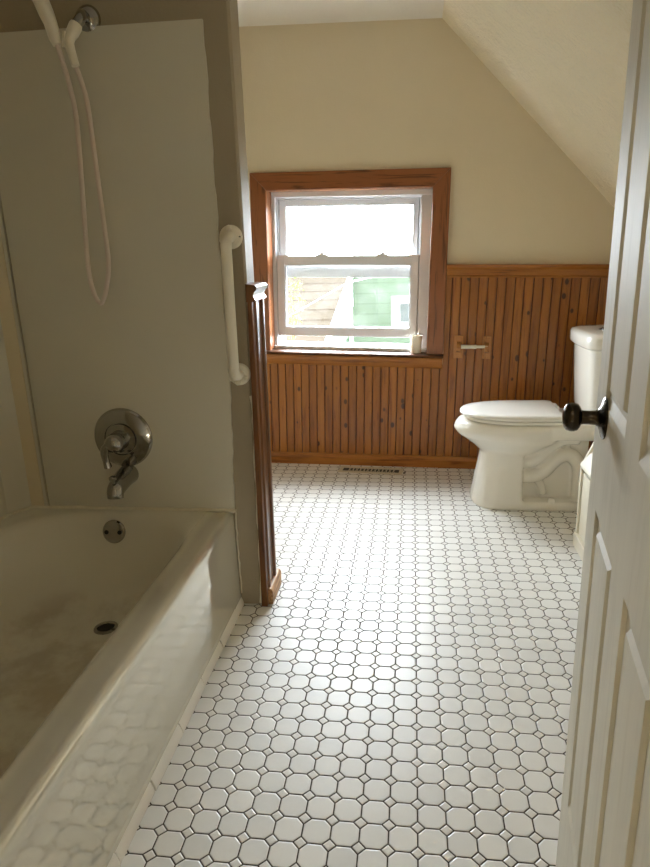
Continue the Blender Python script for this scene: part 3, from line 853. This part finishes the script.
MB().lathe([(.48, 0), (.48, .03), (.3, .12), (.15, .2), (.14, .45), (.3, .55), (.33, .7), (.2, .88), (0, .9)], (kx, -TH, kz), (0, -1, 0), 30).build('knob', M['bronze'], door, local=True, smooth=45)

# ------------------------------------------------------------------ outside the window
struct(MB().add([(-900, 60, -55), (900, 60, -55), (900, 900, -55), (-900, 900, -55)], [(0, 1, 2, 3)]).build('ground', M['lawn'], frame=Matrix.Identity(4)), 'lawn below the window', 'ground')
struct(MB().box(-150, 150, 39, 84, -56, -54.6).build('ground', M['bounce_slab'], frame=Matrix.Identity(4)), 'unseen pale slab added below the window to reflect skylight upward', 'ground')  # unseen reflector slab, added to bounce skylight onto the ceiling
hs_ = empty('house', (0, 150, -55))
tag(hs_, 'neighbouring house with green siding and brown shingle roof beyond the window', 'house')
MB().box(-16.0, 22, 152, 200, -55, 17).build('wall', M['green_siding'], hs_)
MB().loft([[(-17, 150, 16.6), (23, 150, 16.6), (23, 150.6, 17.3), (-17, 150.6, 17.3)], [(-17, 176, 18.6), (23, 176, 18.6), (23, 176, 19.2), (-17, 176, 19.2)]]).build('main_roof', M['house_white'], hs_)
m = MB().hexa([(-90, 80, .3), (-16.0, 80, .3), (-16.0, 152, 15.4), (-90, 152, 15.4)], [(-90, 80, .8), (-16.0, 80, .8), (-16.0, 152, 15.9), (-90, 152, 15.9)])
m.build('porch_roof', M['shingle'], hs_)
m = MB().hexa([(-16.0, 80, -.6), (-15.4, 80, -.6), (-15.4, 152, 14.6), (-16.0, 152, 14.6)], [(-16.0, 80, 1.0), (-15.4, 80, 1.0), (-15.4, 152, 16.1), (-16.0, 152, 16.1)])
m.build('rake_board', M['house_white'], hs_)
MB().box(-90, -17, 83, 151, -55, -2).build('porch_wall', M['green_siding'], hs_)
wf = MB().box(-5.8, 1.6, 151.6, 152.1, -.6, 8).build('window', M['house_white'], hs_)
MB().box(-3.5, -.7, 151.4, 151.65, 1.3, 6.0).build('pane', M['house_pane'], wf)
MB().tube([(-90, 84, 1.2), (-60, 76, 3.0), (-19.0, 75, 10.3), (-9.6, 75, 15.2), (4, 110, 17), (14, 152, 17)], .10, 6).build('cable', M['cable'], hs_)
tr = empty('tree', (-15.4, 60, -55))
tag(tr, 'slender young tree with yellow-green leaves outside the window', 'tree')
m = MB().tube([(-15.6, 60.2, -55), (-15.5, 60.2, 0), (-15.3, 60, 12), (-15.5, 60, 24)], [1.0, .5, .10, .02], 8)
m.tube([(-15.4, 60, 8), (-14.6, 60, 12), (-14.3, 60, 16)], [.1, .06, .02], 6)
m.tube([(-15.5, 60, 7), (-16.2, 60, 11), (-16.5, 60, 13)], [.1, .06, .02], 6)
m.build('trunk', M['bark'], tr)
m = MB()
cl_ = [(-14.4, 15.6, .35), (-14.6, 14.2, .4), (-15.3, 15.4, .35), (-15.5, 13.2, .45), (-16.2, 13.0, .4), (-14.9, 12.2, .5), (-15.4, 11.2, .5), (-14.9, 10.6, .5), (-15.8, 10.5, .4), (-15.9, 20.5, .3), (-15.8, 22, .3), (-15.9, 23.3, .3)]
for cx, cz, rr in cl_:
    for k in range(34):
        c = Vector((cx + random.gauss(0, rr), 60 + random.gauss(0, .5), cz + random.gauss(0, rr * 1.1)))
        a = Vector((random.uniform(-1, 1), random.uniform(-1, 1), random.uniform(-1, 1))).normalized()
        b = a.cross(Vector((random.uniform(-1, 1), random.uniform(-1, 1), random.uniform(-1, 1)))).normalized()
        L, W = .17, .09
        m.add([c - a * L, c + b * W, c + a * L, c - b * W], [(0, 1, 2, 3)])
m.build('foliage', M['leaf'], tr, smooth=None)
